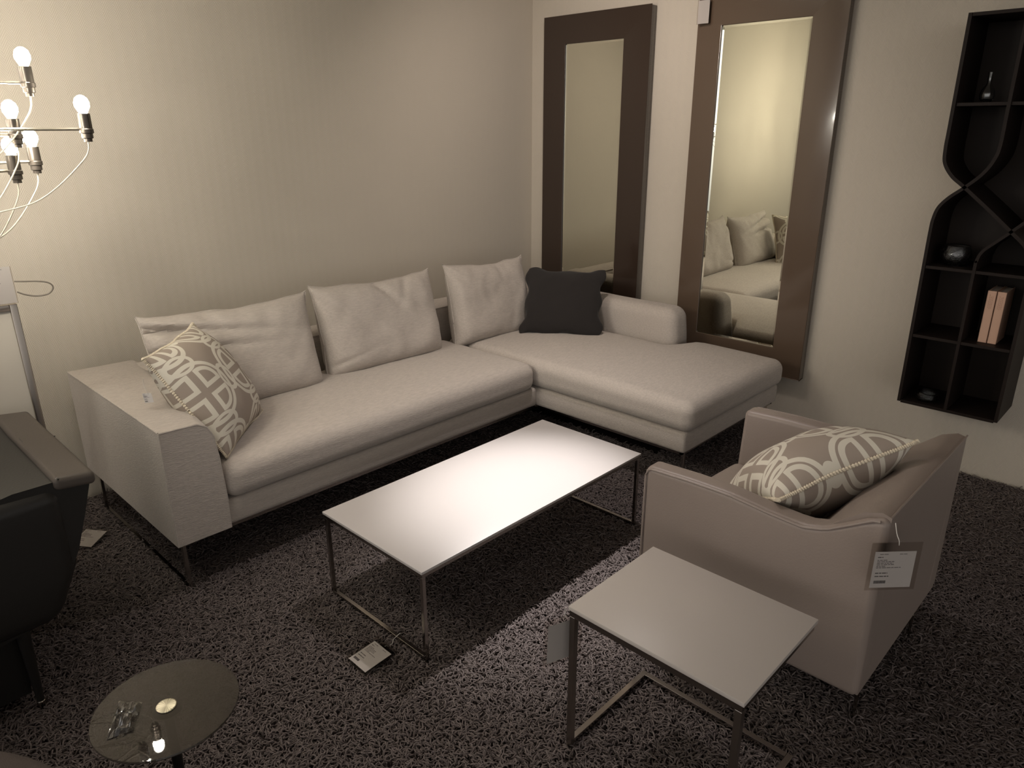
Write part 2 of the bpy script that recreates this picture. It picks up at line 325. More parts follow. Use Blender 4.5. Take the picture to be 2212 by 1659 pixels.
# ------------------------------------------------------------------ shag rug
bm = bmesh.new(); box(bm, -0.9, WX - 0.012, -0.5, WY - 0.02, -0.03, -0.018, 0.003)
rug = tag(obj('shag_rug', bm, M['rug_base']), 'dark brown shaggy deep pile rug covering the floor under the furniture', 'rug')
def rug_pile():
    x0, x1, y0, y1 = -0.35, 3.975, -0.48, 3.60; sp = 0.0072
    nx, ny = int((x1 - x0) / sp), int((y1 - y0) / sp)
    gx, gy = np.meshgrid(np.arange(nx), np.arange(ny)); gx = gx.ravel(); gy = gy.ravel()
    X = x0 + (gx + rng.random(gx.size)) * sp; Y = y0 + (gy + rng.random(gx.size)) * sp
    keep = ~((X > 1.15) & (Y > 2.95)) & ~((X > 3.1) & (Y > 1.9))
    X, Y = X[keep], Y[keep]; N = X.size; K = 5
    # clumped lean directions: slow field plus strong per strand scatter
    ang = 2.2 * np.sin(X * 23 + 1.7 * np.sin(Y * 19)) + 2.0 * np.sin(Y * 27 + 1.3 * np.sin(X * 31)) + rng.normal(0, 1.5, N)
    ln = 0.030 * (0.75 + 0.5 * rng.random(N)); lean = 0.55 + 0.5 * rng.random(N); curl = rng.normal(0, 1.3, N)
    P = np.zeros((N, K, 3), np.float32); P[:, 0, 0] = X; P[:, 0, 1] = Y; P[:, 0, 2] = -0.019
    for k in range(1, K):
        t = k / (K - 1); el = 1.45 - lean * 2.1 * t; a = ang + curl * t
        st = ln / (K - 1)
        P[:, k, 0] = P[:, k - 1, 0] + st * np.cos(el) * np.cos(a); P[:, k, 1] = P[:, k - 1, 1] + st * np.cos(el) * np.sin(a)
        P[:, k, 2] = P[:, k - 1, 2] + st * np.sin(el)
    P[:, :, 0] = np.minimum(P[:, :, 0], WX - 0.004)
    hc = bpy.data.hair_curves.new('rug_pile'); hc.add_curves([K] * N)
    hc.attributes['position'].data.foreach_set('vector', P.reshape(-1))
    ra = hc.attributes.get('radius') or hc.attributes.new('radius', 'FLOAT', 'POINT')
    rad = np.tile(np.array([1.0, 1.0, 1.0, 0.95, 0.55], np.float32) * 0.0021, N)
    ra.data.foreach_set('value', rad)
    m = bpy.data.materials.new('brown grey shag yarn'); m.use_nodes = True; nt = m.node_tree; b = nt.nodes['Principled BSDF']
    hi = nt.nodes.new('ShaderNodeHairInfo'); cr = nt.nodes.new('ShaderNodeValToRGB')
    cr.color_ramp.elements[0].color = (0.095, 0.076, 0.071, 1); cr.color_ramp.elements[1].color = (0.178, 0.148, 0.140, 1)
    nt.links.new(hi.outputs['Random'], cr.inputs[0]); nt.links.new(cr.outputs[0], b.inputs['Base Color'])
    b.inputs['Roughness'].default_value = 0.7; b.inputs['Specular IOR Level'].default_value = 0.25
    hc.materials.append(m)
    o = bpy.data.objects.new('rug_pile', hc); C.objects.link(o); o.parent = rug; o['kind'] = 'stuff'
rug_pile()

# ------------------------------------------------------------------ sectional sofa
def nz(x, y, z, s): return noise.noise(Vector((x * s, y * s, z * s)))
sofa = thing('sectional_sofa', 'large cream fabric corner sofa with chaise section along the wall', 'sofa', (0, 0, 0))
FZ = 0.2
# base blocks
bm = bmesh.new(); box(bm, 0.83, 2.80, 2.50, 3.46, FZ, 0.305, 0.018, 3); obj('base', bm, M['fabric'], sofa)
bm = bmesh.new(); box(bm, 2.79, 3.765, 1.57, 3.46, FZ, 0.305, 0.018, 3); obj('chaise_base', bm, M['fabric'], sofa)
# left arm: slab with a flared outline, softly rounded on the inner top
def arm_fn(x, y, z):
    t = (z - FZ) / 0.455
    if x > 0.95: x -= 0.045 * max(0, t - 0.3) ** 1.5
    x += 0.004 * nz(x, y, z, 5)
    z -= 0.010 * max(0, (y - 2.5)) * (t > 0.5)
    return x, y, z
bm = bmesh.new()
prism(bm, [(0.815, 0.20), (0.815, 0.655), (0.955, 0.648), (0.985, 0.628), (1.003, 0.59), (1.012, 0.50), (1.022, 0.31), (1.022, 0.20)], 1, 2.485, 3.47, 0.007, 2)
for v in bm.verts:
    if v.co.y > 3 and v.co.x > 0.9: v.co.x += 0.13      # the arm widens into the backrest
arm = obj('armrest', bm, M['fabric'], sofa, ang=45)
bm = bmesh.new(); tube(bm, [(0.816, 2.49, 0.655), (0.816, 2.9, 0.656), (0.816, 3.46, 0.656)], 0.0035, 6)
tube(bm, [(0.8165, 2.4865, 0.205), (0.8165, 2.4865, 0.654)], 0.003, 6); tube(bm, [(0.8165, 2.4865, 0.654), (0.95, 2.487, 0.649), (0.984, 2.487, 0.629), (1.002, 2.487, 0.59), (1.012, 2.487, 0.50), (1.021, 2.487, 0.31)], 0.0035, 6)
obj('seam_welt', bm, M['fabric'], arm)
# backrests
softbox('backrest', (0.83, 3.70, 3.29, 3.47, FZ, 0.645), 0.06, M['fabric'], sofa, 9, lambda x, y, z: (x, y + 0.04 * max(0, z - 0.35) if y < 3.3 else y, z + 0.004 * nz(x, y, z, 4)))
def ch_arm(x, y, z):
    t = max(0, (z - 0.3) / 0.35)
    x2 = x + (0.03 * t if x < 3.65 else 0)
    y2 = y + (0.03 * t * t if y < 2.4 else 0)
    return x2, y2, z + 0.004 * nz(x, y, z, 5)
softbox('side_backrest', (3.55, 3.765, 2.13, 3.47, FZ, 0.655), 0.065, M['fabric'], sofa, 14, ch_arm)
# seat cushions
def seat_fn(x0, x1, y0, y1, crown):
    def f(x, y, z):
        u = (x - x0) / (x1 - x0) * 2 - 1; v = (y - y0) / (y1 - y0) * 2 - 1
        cr = crown * (1 - min(1, abs(u)) ** 4) * (1 - min(1, abs(v)) ** 4)
        if z > 0.38: z += cr + 0.004 * nz(x, y, 0, 3.1) + 0.0015 * nz(x, y, 0, 14)
        pass
        if v < -0.9: y += 0.003 * nz(x, 0, 0, 2.5)
        return x, y, z
    return f
def chaise_fn(x, y, z):
    f = seat_fn(2.775, 3.765, 1.54, 3.24, 0.022)
    x, y, z = f(x, y, z)
    if x > 3.4:  # the cushion narrows where the side backrest stands
        s = 1 / (1 + math.exp(-(y - 2.10) * 60)); x = x - s * 0.225 * (x - 3.4) / 0.365
    return x, y, z
softbox('seat_cushion', (1.025, 2.765, 2.475, 3.24, 0.305, 0.455), 0.055, M['fabric'], sofa, 24, seat_fn(1.02, 2.77, 2.47, 3.24, 0.022))
softbox('chaise_cushion', (2.775, 3.765, 1.54, 3.24, 0.305, 0.455), 0.055, M['fabric'], sofa, 24, chaise_fn)
# metal: rail below the upholstery and sled legs
bm = bmesh.new()
box(bm, 0.85, 2.82, 2.515, 2.53, 0.186, 0.20); box(bm, 2.81, 2.825, 1.59, 2.53, 0.186, 0.20); box(bm, 2.81, 3.75, 1.59, 1.605, 0.186, 0.20)
box(bm, 3.735, 3.75, 1.59, 3.44, 0.186, 0.20); box(bm, 0.85, 0.865, 2.515, 3.44, 0.186, 0.20)
obj('base_rail', bm, M['chrome'], sofa, False)
def sled(x, ya, yb):
    bm = bmesh.new()
    prism(bm, [(ya, 0.20), (ya + 0.055, 0.20), (ya + 0.055, 0.19), (ya + 0.026, 0.165), (ya + 0.018, 0.12), (ya + 0.018, 0.0), (yb - 0.018, 0.0), (yb - 0.018, 0.12),
               (yb - 0.026, 0.165), (yb - 0.055, 0.19), (yb - 0.055, 0.20), (yb, 0.20), (yb, -0.012), (ya, -0.012)], 0, x, x + 0.012, 0)
    return bm
obj('sled_leg', sled(0.845, 2.53, 3.45), M['chrome'], sofa, False)
for (x, y) in ((2.84, 1.60), (3.70, 1.60), (3.72, 3.38), (2.84, 3.40)):
    bm = bmesh.new(); box(bm, x, x + 0.022, y, y + 0.012, -0.012, 0.19, 0.002); box(bm, x - 0.02, x + 0.05, y - 0.004, y + 0.03, 0.183, 0.19); obj('leg', bm, M['chrome'], sofa)

# ------------------------------------------------------------------ loose cushions
def pillow_vf(w_, h, t, n=36, px=2.6, pin=0.06, seed=0, wr=0.004, box_=False, sag=0.0, folds=()):
    V = []; F = []; UV = []; g = np.linspace(-1, 1, n)
    # denser near the edges
    g = np.sign(g) * (1 - (1 - np.abs(g)) ** 1.35)
    idx = {}
    for side in (1, -1):
        for i, u in enumerate(g):
            for j, v in enumerate(g):
                edge = i in (0, n - 1) or j in (0, n - 1)
                if side == -1 and edge: idx[(side, i, j)] = idx[(1, i, j)]; continue
                if box_: T = ((1 - abs(u) ** 7) ** 0.55) * ((1 - abs(v) ** 5) ** 0.6)
                else: T = ((1 - abs(u) ** px) * (1 - abs(v) ** px)) ** 0.62
                x = u * w_ / 2 * (1 - pin * (1 - v * v) * abs(u) ** 3); z = v * h / 2 * (1 - pin * (1 - u * u) * abs(v) ** 3)
                y = -side * t / 2 * T
                if sag: y += side * 0 - sag * (v - 1) * 0; 
                if sag: y *= 1 + sag * (-v)
                nv = noise.noise(Vector((x * 7 + seed, z * 7, side * 3))) + 0.5 * noise.noise(Vector((x * 17 + seed, z * 13, side * 5)))
                y += -side * wr * 1.4 * nv * (0.3 + T)
                for (fu, fv, ang_, wd, ln_, dp) in folds:   # folds: dents running inwards from the edge
                    du, dv = u - fu, v - fv; ca, sa = math.cos(ang_), math.sin(ang_)
                    al = du * ca + dv * sa; ac = -du * sa + dv * ca
                    y += side * dp * math.exp(-(ac / wd) ** 2) * math.exp(-max(0, al) / ln_) * (1 if al > -0.1 else 0) * (0.15 + T)
                if edge:
                    y = 0.006 * noise.noise(Vector((x * 6 + seed, z * 6, 9))) ; 
                    z += 0.010 * noise.noise(Vector((x * 9 + seed, z, 3))); x += 0.008 * noise.noise(Vector((z * 9 + seed, x, 5)))
                if box_:
                    ear = (abs(u) ** 14) * (max(0, v) ** 10); z += 0.016 * ear; x += 0.008 * ear * (1 if u > 0 else -1)
                    z -= 0.012 * math.exp(-((u - 0.15 * math.sin(seed)) / 0.5) ** 2) * max(0, v) ** 4
                idx[(side, i, j)] = len(V); V.append((x, y, z)); UV.append((i / (n - 1) if not box_ else (u + 1) / 2, (v + 1) / 2))
                if not box_: UV[-1] = ((u + 1) / 2, (v + 1) / 2)
        for i in range(n - 1):
            for j in range(n - 1):
                F.append((idx[(side, i, j)], idx[(side, i + 1, j)], idx[(side, i + 1, j + 1)], idx[(side, i, j + 1)]))
    rim = [V[idx[(1, i, 0)]] for i in range(n)] + [V[idx[(1, n - 1, j)]] for j in range(1, n)] + [V[idx[(1, i, n - 1)]] for i in range(n - 2, -1, -1)] + [V[idx[(1, 0, j)]] for j in range(n - 2, 0, -1)]
    return V, F, UV, rim
def fd(fs, k=1.6): return tuple((a, b, c, d, e, f * k) for a, b, c, d, e, f in fs)
GC = 'plain cream back cushions leaning along the sofa'
def back_cushion(label, c, yaw, tilt, roll, w_, h, t, seed, folds):
    root = thing('back_cushion', label, 'cushion', group=GC, mtx=frame_mtx(c, yaw, tilt, roll))
    V, F, UV, rim = pillow_vf(w_, h, t, 44, pin=0.03, seed=seed, wr=0.006, box_=True, sag=0.22, folds=fd(folds))
    obj_v('cover', V, F, M['fabric'], root, UV)
    bm = bmesh.new(); tube(bm, rim, 0.0032, 6, True); obj('seam', bm, M['fabric'], root)
    return root
back_cushion('cream back cushion at the left end, creased behind the patterned pillow', (1.43, 3.125, 0.662), -2.5, -15, 0.5, 0.77, 0.47, 0.19, 1,
             ((-1, 0.78, -0.25, 0.07, 0.6, 0.06), (-1, 0.35, -0.12, 0.06, 0.5, 0.055), (-0.35, 1, -1.2, 0.08, 0.35, 0.02)))
back_cushion('cream back cushion in the middle of the sofa with folds at top', (2.235, 3.13, 0.665), -1.5, -13, 0.4, 0.74, 0.47, 0.19, 14,
             ((-0.05, 1, -1.15, 0.05, 0.4, 0.028), (0.5, 1, -1.9, 0.05, 0.3, 0.02), (-1, 0.8, -0.8, 0.05, 0.4, 0.022), (-1, -0.7, 0.3, 0.05, 0.3, 0.015)))
back_cushion('cream back cushion in the sofa corner touching the black pillow', (3.02, 3.10, 0.66), -0.5, -12, 2.0, 0.62, 0.47, 0.18, 33,
             ((-1, 0.9, -0.9, 0.06, 0.3, 0.015), (0.2, 1, -1.5, 0.06, 0.3, 0.012)))
def throw(name, label, c, yaw, tilt, roll, w_, h, t, m, seed, cordm=None, pin=0.08, mtx=None):
    root = thing(name, label, 'pillow', mtx=mtx if mtx is not None else frame_mtx(c, yaw, tilt, roll))
    V, F, UV, rim = pillow_vf(w_, h, t, 40, pin=pin, seed=seed, wr=0.004)
    obj_v('cover', V, F, m, root, UV)
    if cordm:
        P = smooth_path(rim + [rim[0]], 5)[:-1]; bm = bmesh.new()
        tube(bm, P, 0.004, 6, True, rfn=lambda i: 0.0055 + 0.0018 * math.sin(i * 1.9)); co = obj('twisted_cord', bm, cordm, root)
    return root
throw('patterned_pillow', 'patterned taupe pillow with interlaced rings leaning on the left armrest', (1.137, 2.789, 0.668), 45, -31.7, -1, 0.47, 0.47, 0.23, M['pattern'], 3, M['rope'], 0.06)
def black_pillow():
    root = thing('black_pillow', 'black pillow with wavy edges in the corner of the sofa', 'pillow', mtx=frame_mtx((3.357, 2.796, 0.641), -53.6, -36, 1.5))
    V, F, UV, rim = pillow_vf(0.49, 0.44, 0.15, 44, pin=0.07, seed=51, wr=0.006)
    V2 = []
    for (x, y, z) in V:
        u, v = x / 0.245, z / 0.22
        if abs(u) > 0.86: x += 0.019 * math.sin(v * 8.5 + u) * (abs(u) - 0.86) / 0.14
        if abs(v) > 0.86: z += 0.010 * math.sin(u * 7.5 + 1) * (abs(v) - 0.86) / 0.14
        V2.append((x, y, z))
    obj_v('cover', V2, F, M['black'], root, UV)
    n = 44; rim_i = V2
black_pillow()
# pillow lying back in the armchair: frame from its two upper corners
A = Vector((1.86, 0.735, 0.645)); B = Vector((2.25, 0.50, 0.775)); xd = (B - A).normalized(); fw = Vector((0.51, 0.67, -0.48)); fw = (fw - fw.dot(xd) * xd).normalized()
nrm = fw.cross(xd).normalized()        # local y; local z = -fw (towards the top edge)
zd = -fw; yd = zd.cross(xd)
mt = Matrix((xd, yd, zd)).transposed().to_4x4(); mt.translation = (A + B) / 2 + fw * 0.235 + Vector((0, 0, 0.0))
throw('patterned_pillow', 'patterned taupe pillow with cream cord edge lying in the leather armchair', None, 0, 0, 0, 0.47, 0.47, 0.25, M['pattern'], 8, M['rope'], 0.05, mt)

# ------------------------------------------------------------------ price tags
def tag_card(name, label, mtx, w_, h, hang=0.02, sleeve=0.012, cordpts=None, printed=True, cord='whitecord', barcode=True, backside=False):
    """upright card: local x to the right, z up, -y is the printed face; origin at its centre"""
    root = thing(name, label, 'price tag', mtx=mtx)
    bm = bmesh.new(); box(bm, -w_ / 2, w_ / 2, -0.0004, 0.0004, -h / 2, h / 2); obj('paper', bm, M['paper'], root, False)
    if sleeve:
        bm = bmesh.new(); box(bm, -w_ / 2 - sleeve, w_ / 2 + sleeve, -0.0012, -0.0009, -h / 2 - sleeve * 0.6, h / 2 + hang); box(bm, -w_ / 2 - sleeve, w_ / 2 + sleeve, 0.0009, 0.0012, -h / 2 - sleeve * 0.6, h / 2 + hang)
        obj('plastic_sleeve', bm, M['sleeve'], root, False)
    if printed:
        bm = bmesh.new(); rr = random.Random(5)
        def row(x, z, ln_, hh):
            xx = x
            while xx < x + ln_:
                wl = rr.uniform(0.04, 0.10) * w_; box(bm, xx, min(xx + wl, x + ln_), -0.0008, -0.0004, z - hh / 2, z + hh / 2); xx += wl + 0.018 * w_
        L = -w_ * 0.42
        row(w_ * .1, h * 0.43, w_ * .18, h * .012); obj('header_print', bm, M['ink'], root, False); bm = bmesh.new()
        row(L + .04 * w_, h * 0.43, w_ * .22, h * .012)
        row(L, h * 0.35, w_ * .13, h * .02)
        for k, ln_ in enumerate((.24, .42, .40, .42, .22, .60)): row(L, h * (0.27 - 0.042 * k), w_ * ln_, h * .014)
        row(L, -h * 0.09, w_ * .30, h * .024); row(L, -h * 0.18, w_ * .34, h * .024)
        obj('print', bm, M['ink'], root, False); bm = bmesh.new()
        x = L
        while x < L + w_ * .28:
            wl = rr.choice((.006, .012, .016)) * w_; box(bm, x, x + wl, -0.0008, -0.0004, -h * .38, -h * .30); x += wl + .006 * w_
        obj('barcode', bm, M['ink'], root, False)
    if cordpts:
        bm = bmesh.new(); tube(bm, smooth_path(cordpts, 8), 0.0011 if cord != 'cord' else 0.0028, 6); obj('string', bm, M[cord], root)
    return root
def face_mtx(c, xdir, zdir=(0, 0, 1)):
    x = Vector(xdir).normalized(); z = Vector(zdir); z = (z - z.dot(x) * x).normalized(); y = z.cross(x)
    m = Matrix((x, y, z)).transposed().to_4x4(); m.translation = Vector(c); return m
# on the armchair corner
tag_card('price_tag', 'white printed price tag hanging from the corner of the leather armchair', face_mtx((1.795, 0.398, 0.597), (0.72, -0.69, 0.0)), 0.105, 0.105, hang=0.026, cordpts=[(0.004, 0, 0.07), (0.0, -0.003, 0.085), (-0.004, 0.005, 0.10), (-0.003, 0.02, 0.122)])
# lying on the rug next to the coffee table
xa = Vector((1.131, 1.747, 0)) - Vector((1.025, 1.732, 0)); za = Vector((1.025, 1.732, 0)) - Vector((1.034, 1.642, 0))
tag_card('price_tag', 'white printed price tag lying on the rug beside the coffee table leg', face_mtx((1.082, 1.694, 0.012), (0.0, -1, -0.02), (1, 0.02, 0.08)), 0.092, 0.105, hang=0.022, cordpts=[(0, 0, 0.06), (0.004, 0.006, 0.085), (-0.01, 0.006, 0.105), (-0.012, 0.002, 0.135)])
# hanging on the side table leg
tag_card('price_tag', 'blank backed tag in a plastic sleeve hanging behind the side table leg', face_mtx((1.268, 1.032, 0.335), (0.93, -0.30, -0.03)), 0.098, 0.120, hang=0.02, printed=False, cordpts=[(0, 0, 0.07), (0.003, 0, 0.09), (0, -0.005, 0.108)])
# on the taupe mirror
tag_card('price_tag', 'small white tag hung on the left edge of the taupe framed mirror', face_mtx((3.905, 2.300, 2.243), (0.10, -1, 0)), 0.065, 0.115, hang=0.01, sleeve=0.004, printed=False)
# on the pillow
tag_card('price_tag', 'tiny white tag hanging from the patterned pillow over the armrest', face_mtx((0.885, 2.735, 0.705), (0.60, -0.78, 0.12), (-0.05, 0, 1)), 0.036, 0.038, hang=0, sleeve=0, cordpts=[(0.006, 0, 0.012), (0.004, -0.002, 0.03), (0.0, 0.0, 0.058), (0.005, 0, 0.075)])
# folded card on the floor behind the dark chair
tag_card('price_tag', 'white price tag lying on the rug behind the dark armchair', face_mtx((0.690, 3.165, 0.012), (0.55, -0.83, 0), (0.55, 0.40, 0.12)), 0.10, 0.10, hang=0.01, sleeve=0.006)

# ------------------------------------------------------------------ coffee table
def coffee_table():
    root = thing('coffee_table', 'long low coffee table with white top and chrome frame', 'table', mtx=Matrix.Translation((1.805, 1.835, 0)) @ Matrix.Rotation(R(0.3), 4, 'Z'))
    hx, hy, zt = 0.605, 0.28, 0.340
    bm = bmesh.new(); box(bm, -hx, hx, -hy, hy, zt - 0.010, zt, 0.0015); obj('tabletop', bm, M['tabletop'], root)
    bm = bmesh.new(); t = 0.014; z1 = zt - 0.0115; z0 = z1 - t; ix, iy = hx - 0.004, hy - 0.004
    box(bm, -ix, ix, -iy, -iy + t, z0, z1, 0.001); box(bm, -ix, ix, iy - t, iy, z0, z1, 0.001)
    box(bm, -ix, -ix + t, -iy + t, iy - t, z0, z1); box(bm, ix - t, ix, -iy + t, iy - t, z0, z1); obj('top_frame', bm, M['chrome'], root, False)
    for sx in (-1, 1):
        for sy in (-1, 1):
            bm = bmesh.new(); cx, cy = sx * (ix - t / 2), sy * (iy - t / 2); box(bm, cx - t / 2, cx + t / 2, cy - t / 2, cy + t / 2, -0.012, z0, 0.001); obj('leg', bm, M['chrome'], root, False)
        bm = bmesh.new(); cx = sx * (ix - t / 2); box(bm, cx - t / 2, cx + t / 2, -iy + t, iy - t, -0.004, 0.010, 0.001); obj('floor_bar', bm, M['chrome'], root, False)
coffee_table()
def side_table():
    x0, x1, y0, y1, zt = 1.262, 1.662, 0.512, 1.012, 0.46
    root = thing('side_table', 'small side table with pale top beside the leather armchair', 'table', (1.462, 0.762, 0))
    def T(*a): return (a[0] - 1.462, a[1] - 1.462, a[2] - 0.762, a[3] - 0.762, a[4], a[5])
    bm = bmesh.new(); box(bm, *T(x0, x1, y0, y1, zt - 0.012, zt), 0.0015); obj('tabletop', bm, M['tabletop2'], root)
    t = 0.017; z1 = zt - 0.013
    bm = bmesh.new(); box(bm, *T(x0 + .002, x0 + .002 + t, y0 + .004, y1 - .004, z1 - t, z1)); box(bm, *T(x0 + t, x1 - .01, y0 + .004, y0 + .004 + t, z1 - t, z1)); box(bm, *T(x0 + t, x1 - .01, y1 - .004 - t, y1 - .004, z1 - t, z1))
    obj('top_frame', bm, M['chrome'], root, False)
    for y in (y0 + .004, y1 - .004 - t):
        bm = bmesh.new(); box(bm, *T(x0 + .002, x0 + .002 + t, y, y + t, -0.012, z1 - t), 0.001); obj('leg', bm, M['steel'], root, False)
        bm = bmesh.new(); box(bm, *T(x0 + .002 + t, x1 - .012, y, y + t, -0.004, t - 0.004), 0.001); obj('floor_bar', bm, M['chrome'], root, False)
    bm = bmesh.new(); box(bm, *T(x1 - .03, x1 - .03 + t, y0 + .004 + t, y1 - .004 - t, -0.004, t - 0.004), 0.001); obj('floor_bar', bm, M['chrome'], root, False)
side_table()

# ------------------------------------------------------------------ round glass table
rt = thing('round_glass_table', 'small round smoked glass table with a steel centre disc', 'table', (0.378, 1.398, 0))
bm = bmesh.new(); lathe(bm, [(0.143, 0.472), (0.1465, 0.474), (0.1475, 0.477), (0.1465, 0.480)], 96); obj('glass_top', bm, M['smoked'], rt, ang=8)
bm = bmesh.new(); lathe(bm, [(0.0195, 0.4801), (0.0215, 0.4808), (0.021, 0.4822), (0.019, 0.4826)], 48); obj('centre_disc', bm, M['disc'], rt, ang=5)
bm = bmesh.new(); lathe(bm, [(0.011, 0.0), (0.011, 0.465), (0.03, 0.468), (0.03, 0.4719)], 24); obj('column', bm, M['black_metal'], rt)
bm = bmesh.new(); lathe(bm, [(0.13, -0.012), (0.13, 0.0), (0.125, 0.004), (0.012, 0.008)], 64); obj('base_plate', bm, M['rug_base'], rt)
# crumpled clear sleeve lying on its left edge
def sleeve_on_table():
    root = thing('plastic_sleeve', 'crumpled clear plastic sleeve lying on the round glass table', 'plastic sleeve', (0.30, 1.44, 0.4812))
    V = []; F = []; n = 12
    P0, P1, P2, P3 = Vector((-0.045, -0.048, 0)), Vector((0.0, -0.062, 0)), Vector((0.046, 0.006, 0)), Vector((0.012, 0.046, 0))
    for i in range(n + 1):
        for j in range(n + 1):
            u, v = i / n, j / n; u_, v_ = u, v; p = (P0 * (1 - u) + P1 * u) * (1 - v) + (P3 * (1 - u) + P2 * u) * v
            z = 0.004 + 0.026 * abs(noise.noise(Vector((u * 3.1, v * 2.7, 4.3)))) + 0.014 * abs(noise.noise(Vector((u * 6, v * 7, 1.2))))
            V.append((p.x, p.y, max(0.0006, z * (4 * u * (1 - u) * 4 * v * (1 - v)) ** 0.3)))
    for i in range(n):
        for j in range(n):
            a = i * (n + 1) + j; F.append((a, a + n + 1, a + n + 2, a + 1))
    me = bpy.data.meshes.new('film'); me.from_pydata(V, [], F); me.materials.append(M['sleeve2']); link('film', me, root)
M['sleeve2'] = film('crinkled clear film', 0.35, (0.97, 0.96, 0.94), 0.004, 0.20)
sleeve_on_table()

# ------------------------------------------------------------------ leather armchair
ac = thing('leather_armchair', 'taupe leather armchair with piped edges seen from behind', 'armchair', (0, 0, 0))
AX0, AX1, AY0, AY1 = 1.815, 2.56, 0.43, 1.155
def topz(y):
    ys = [0.43, 0.47, 0.52, 0.58, 0.64, 0.74, 0.86, 1.0, 1.155]; zs = [0.712, 0.705, 0.672, 0.634, 0.617, 0.622, 0.634, 0.633, 0.626]
    return float(np.interp(y, ys, zs))
def arm_def(outer):
    def f(x, y, z):
        t = (z - 0.15) / 0.48
        z2 = 0.15 + (z - 0.15) * (topz(y) - 0.15) / 0.48
        # thin top, wider foot: inner face leans
        xin = abs(x - outer)
        if xin > 0.03: x = x + (0.05 * (1 - t) if outer < 2 else -0.05 * (1 - t)) * min(1, (xin - 0.03) / 0.04)
        # outer panel bulges slightly
        s = math.sin(math.pi * min(1, max(0, t))) * math.sin(math.pi * min(1, max(0, (y - AY0) / (AY1 - AY0))))
        if xin < 0.03: x += (-0.008 if outer < 2 else 0.008) * s
        return x, y, z2
    return f
a1 = softbox('armrest', (AX0, AX0 + 0.075, AY0 + 0.0, AY1, 0.15, 0.63), 0.020, M['leather'], ac, 26, arm_def(AX0))
a2 = softbox('armrest', (AX1 - 0.075, AX1, AY0 + 0.0, AY1, 0.15, 0.63), 0.020, M['leather'], ac, 26, arm_def(AX1))
bm = bmesh.new()
prism(bm, [(0.432, 0.152), (0.430, 0.714), (0.455, 0.720), (0.50, 0.703), (0.59, 0.625), (0.73, 0.43), (0.73, 0.152)], 0, AX0 + 0.02, AX1 - 0.02, 0.02, 4)
obj('backrest', bm, M['leather'], ac, ang=50)
bm = bmesh.new(); box(bm, AX0 + 0.05, AX1 - 0.05, 0.5, AY1 - 0.01, 0.15, 0.30, 0.02, 3); obj('seat_base', bm, M['leather'], ac)
softbox('seat_cushion', (AX0 + 0.1, AX1 - 0.1, 0.62, AY1 + 0.005, 0.30, 0.425), 0.035, M['leather'], ac, 16, lambda x, y, z: (x, y, z + (0.012 * math.sin(math.pi * (x - 1.9) / 0.56) if z > .36 else 0)))
def piping(x, parent, s):
    bm = bmesh.new()
    ys = np.linspace(AY0 + 0.02, AY1 - 0.022, 40)
    P = [(x, y, topz(y) - 0.006) for y in ys] + [(x, AY1 - 0.010, topz(AY1) - 0.012), (x, AY1 - 0.004, topz(AY1) - 0.03), (x, AY1 - 0.003, 0.40), (x, AY1 - 0.003, 0.17)]
    tube(bm, P, 0.0042, 8); obj('piping', bm, M['leather'], parent)
piping(AX0 + 0.001, a1, 1); piping(AX1 - 0.001, a2, -1)
bm = bmesh.new(); tube(bm, [(AX0 + 0.01, 0.431, 0.716), (AX1 - 0.01, 0.431, 0.716)], 0.003, 6); obj('piping', bm, M['leather'], ac)
for (x, y, sx, sy) in ((1.93, 0.455, -1, -1), (2.44, 0.455, 1, -1), (1.93, 1.10, -1, 1), (2.44, 1.10, 1, 1)):
    bm = bmesh.new()
    P = smooth_path([(x - sx * 0.0, y, -0.012), (x, y, 0.05), (x + sx * 0.004, y, 0.10), (x + sx * 0.03, y, 0.138), (x + sx * 0.07, y, 0.149)], 6)
    tube(bm, P, 0.007, 8, rfn=lambda i: 0.0045 + 0.00018 * i)
    box(bm, x - 0.045 * 1, x + 0.05, y - 0.012, y + 0.012, 0.140, 0.150, 0.002)
    obj('leg', bm, M['chrome'], ac)

# ------------------------------------------------------------------ dark armchair at the left
dc = thing('dark_leather_armchair', 'dark charcoal leather armchair at the left edge of the room', 'armchair', (0, 0, 0))
bm = bmesh.new()
prism(bm, [(-0.30, 0.60), (0.10, 0.66), (0.33, 0.70), (0.443, 0.70), (0.528, 0.688), (0.494, 0.578), (0.457, 0.469), (0.390, 0.341), (0.338, 0.300), (0.285, 0.268), (0.20, 0.255), (-0.30, 0.25)], 1, 2.235, 2.90, 0.018, 4)
obj('body', bm, M['darkleather'], dc, ang=45)
V, F = softbox_vf(0.43, 0.538, 2.222, 2.93, 0.672, 0.712, 0.015, 22, lambda x, y, z: (x + 0.02 * max(0, y - 2.7), y, z + 0.006 * math.sin((y - 2.2) * 4) - 0.12 * max(0, x - 0.44) * 1.0))
ar = obj_v('armrest', V, F, M['darkleather_lit'], dc)
bm = bmesh.new(); tube(bm, [(0.443, 2.222, 0.709), (0.443, 2.6, 0.716), (0.447, 2.92, 0.709)], 0.0022, 6); tube(bm, [(0.44, 2.60, 0.716), (0.49, 2.62, 0.708), (0.538, 2.60, 0.70)], 0.0022, 6); obj('seam', bm, M['darkleather'], ar)
softbox('back_panel', (-0.30, 0.45, 2.222, 2.36, 0.26, 0.69), 0.05, M['darkleather'], dc, 12, lambda x, y, z: (x - (0.15 * max(0, 0.42 - z) if x > 0.2 else 0) * 3, y - 0.012 * math.sin((x + 0.3) * 4.2), z))
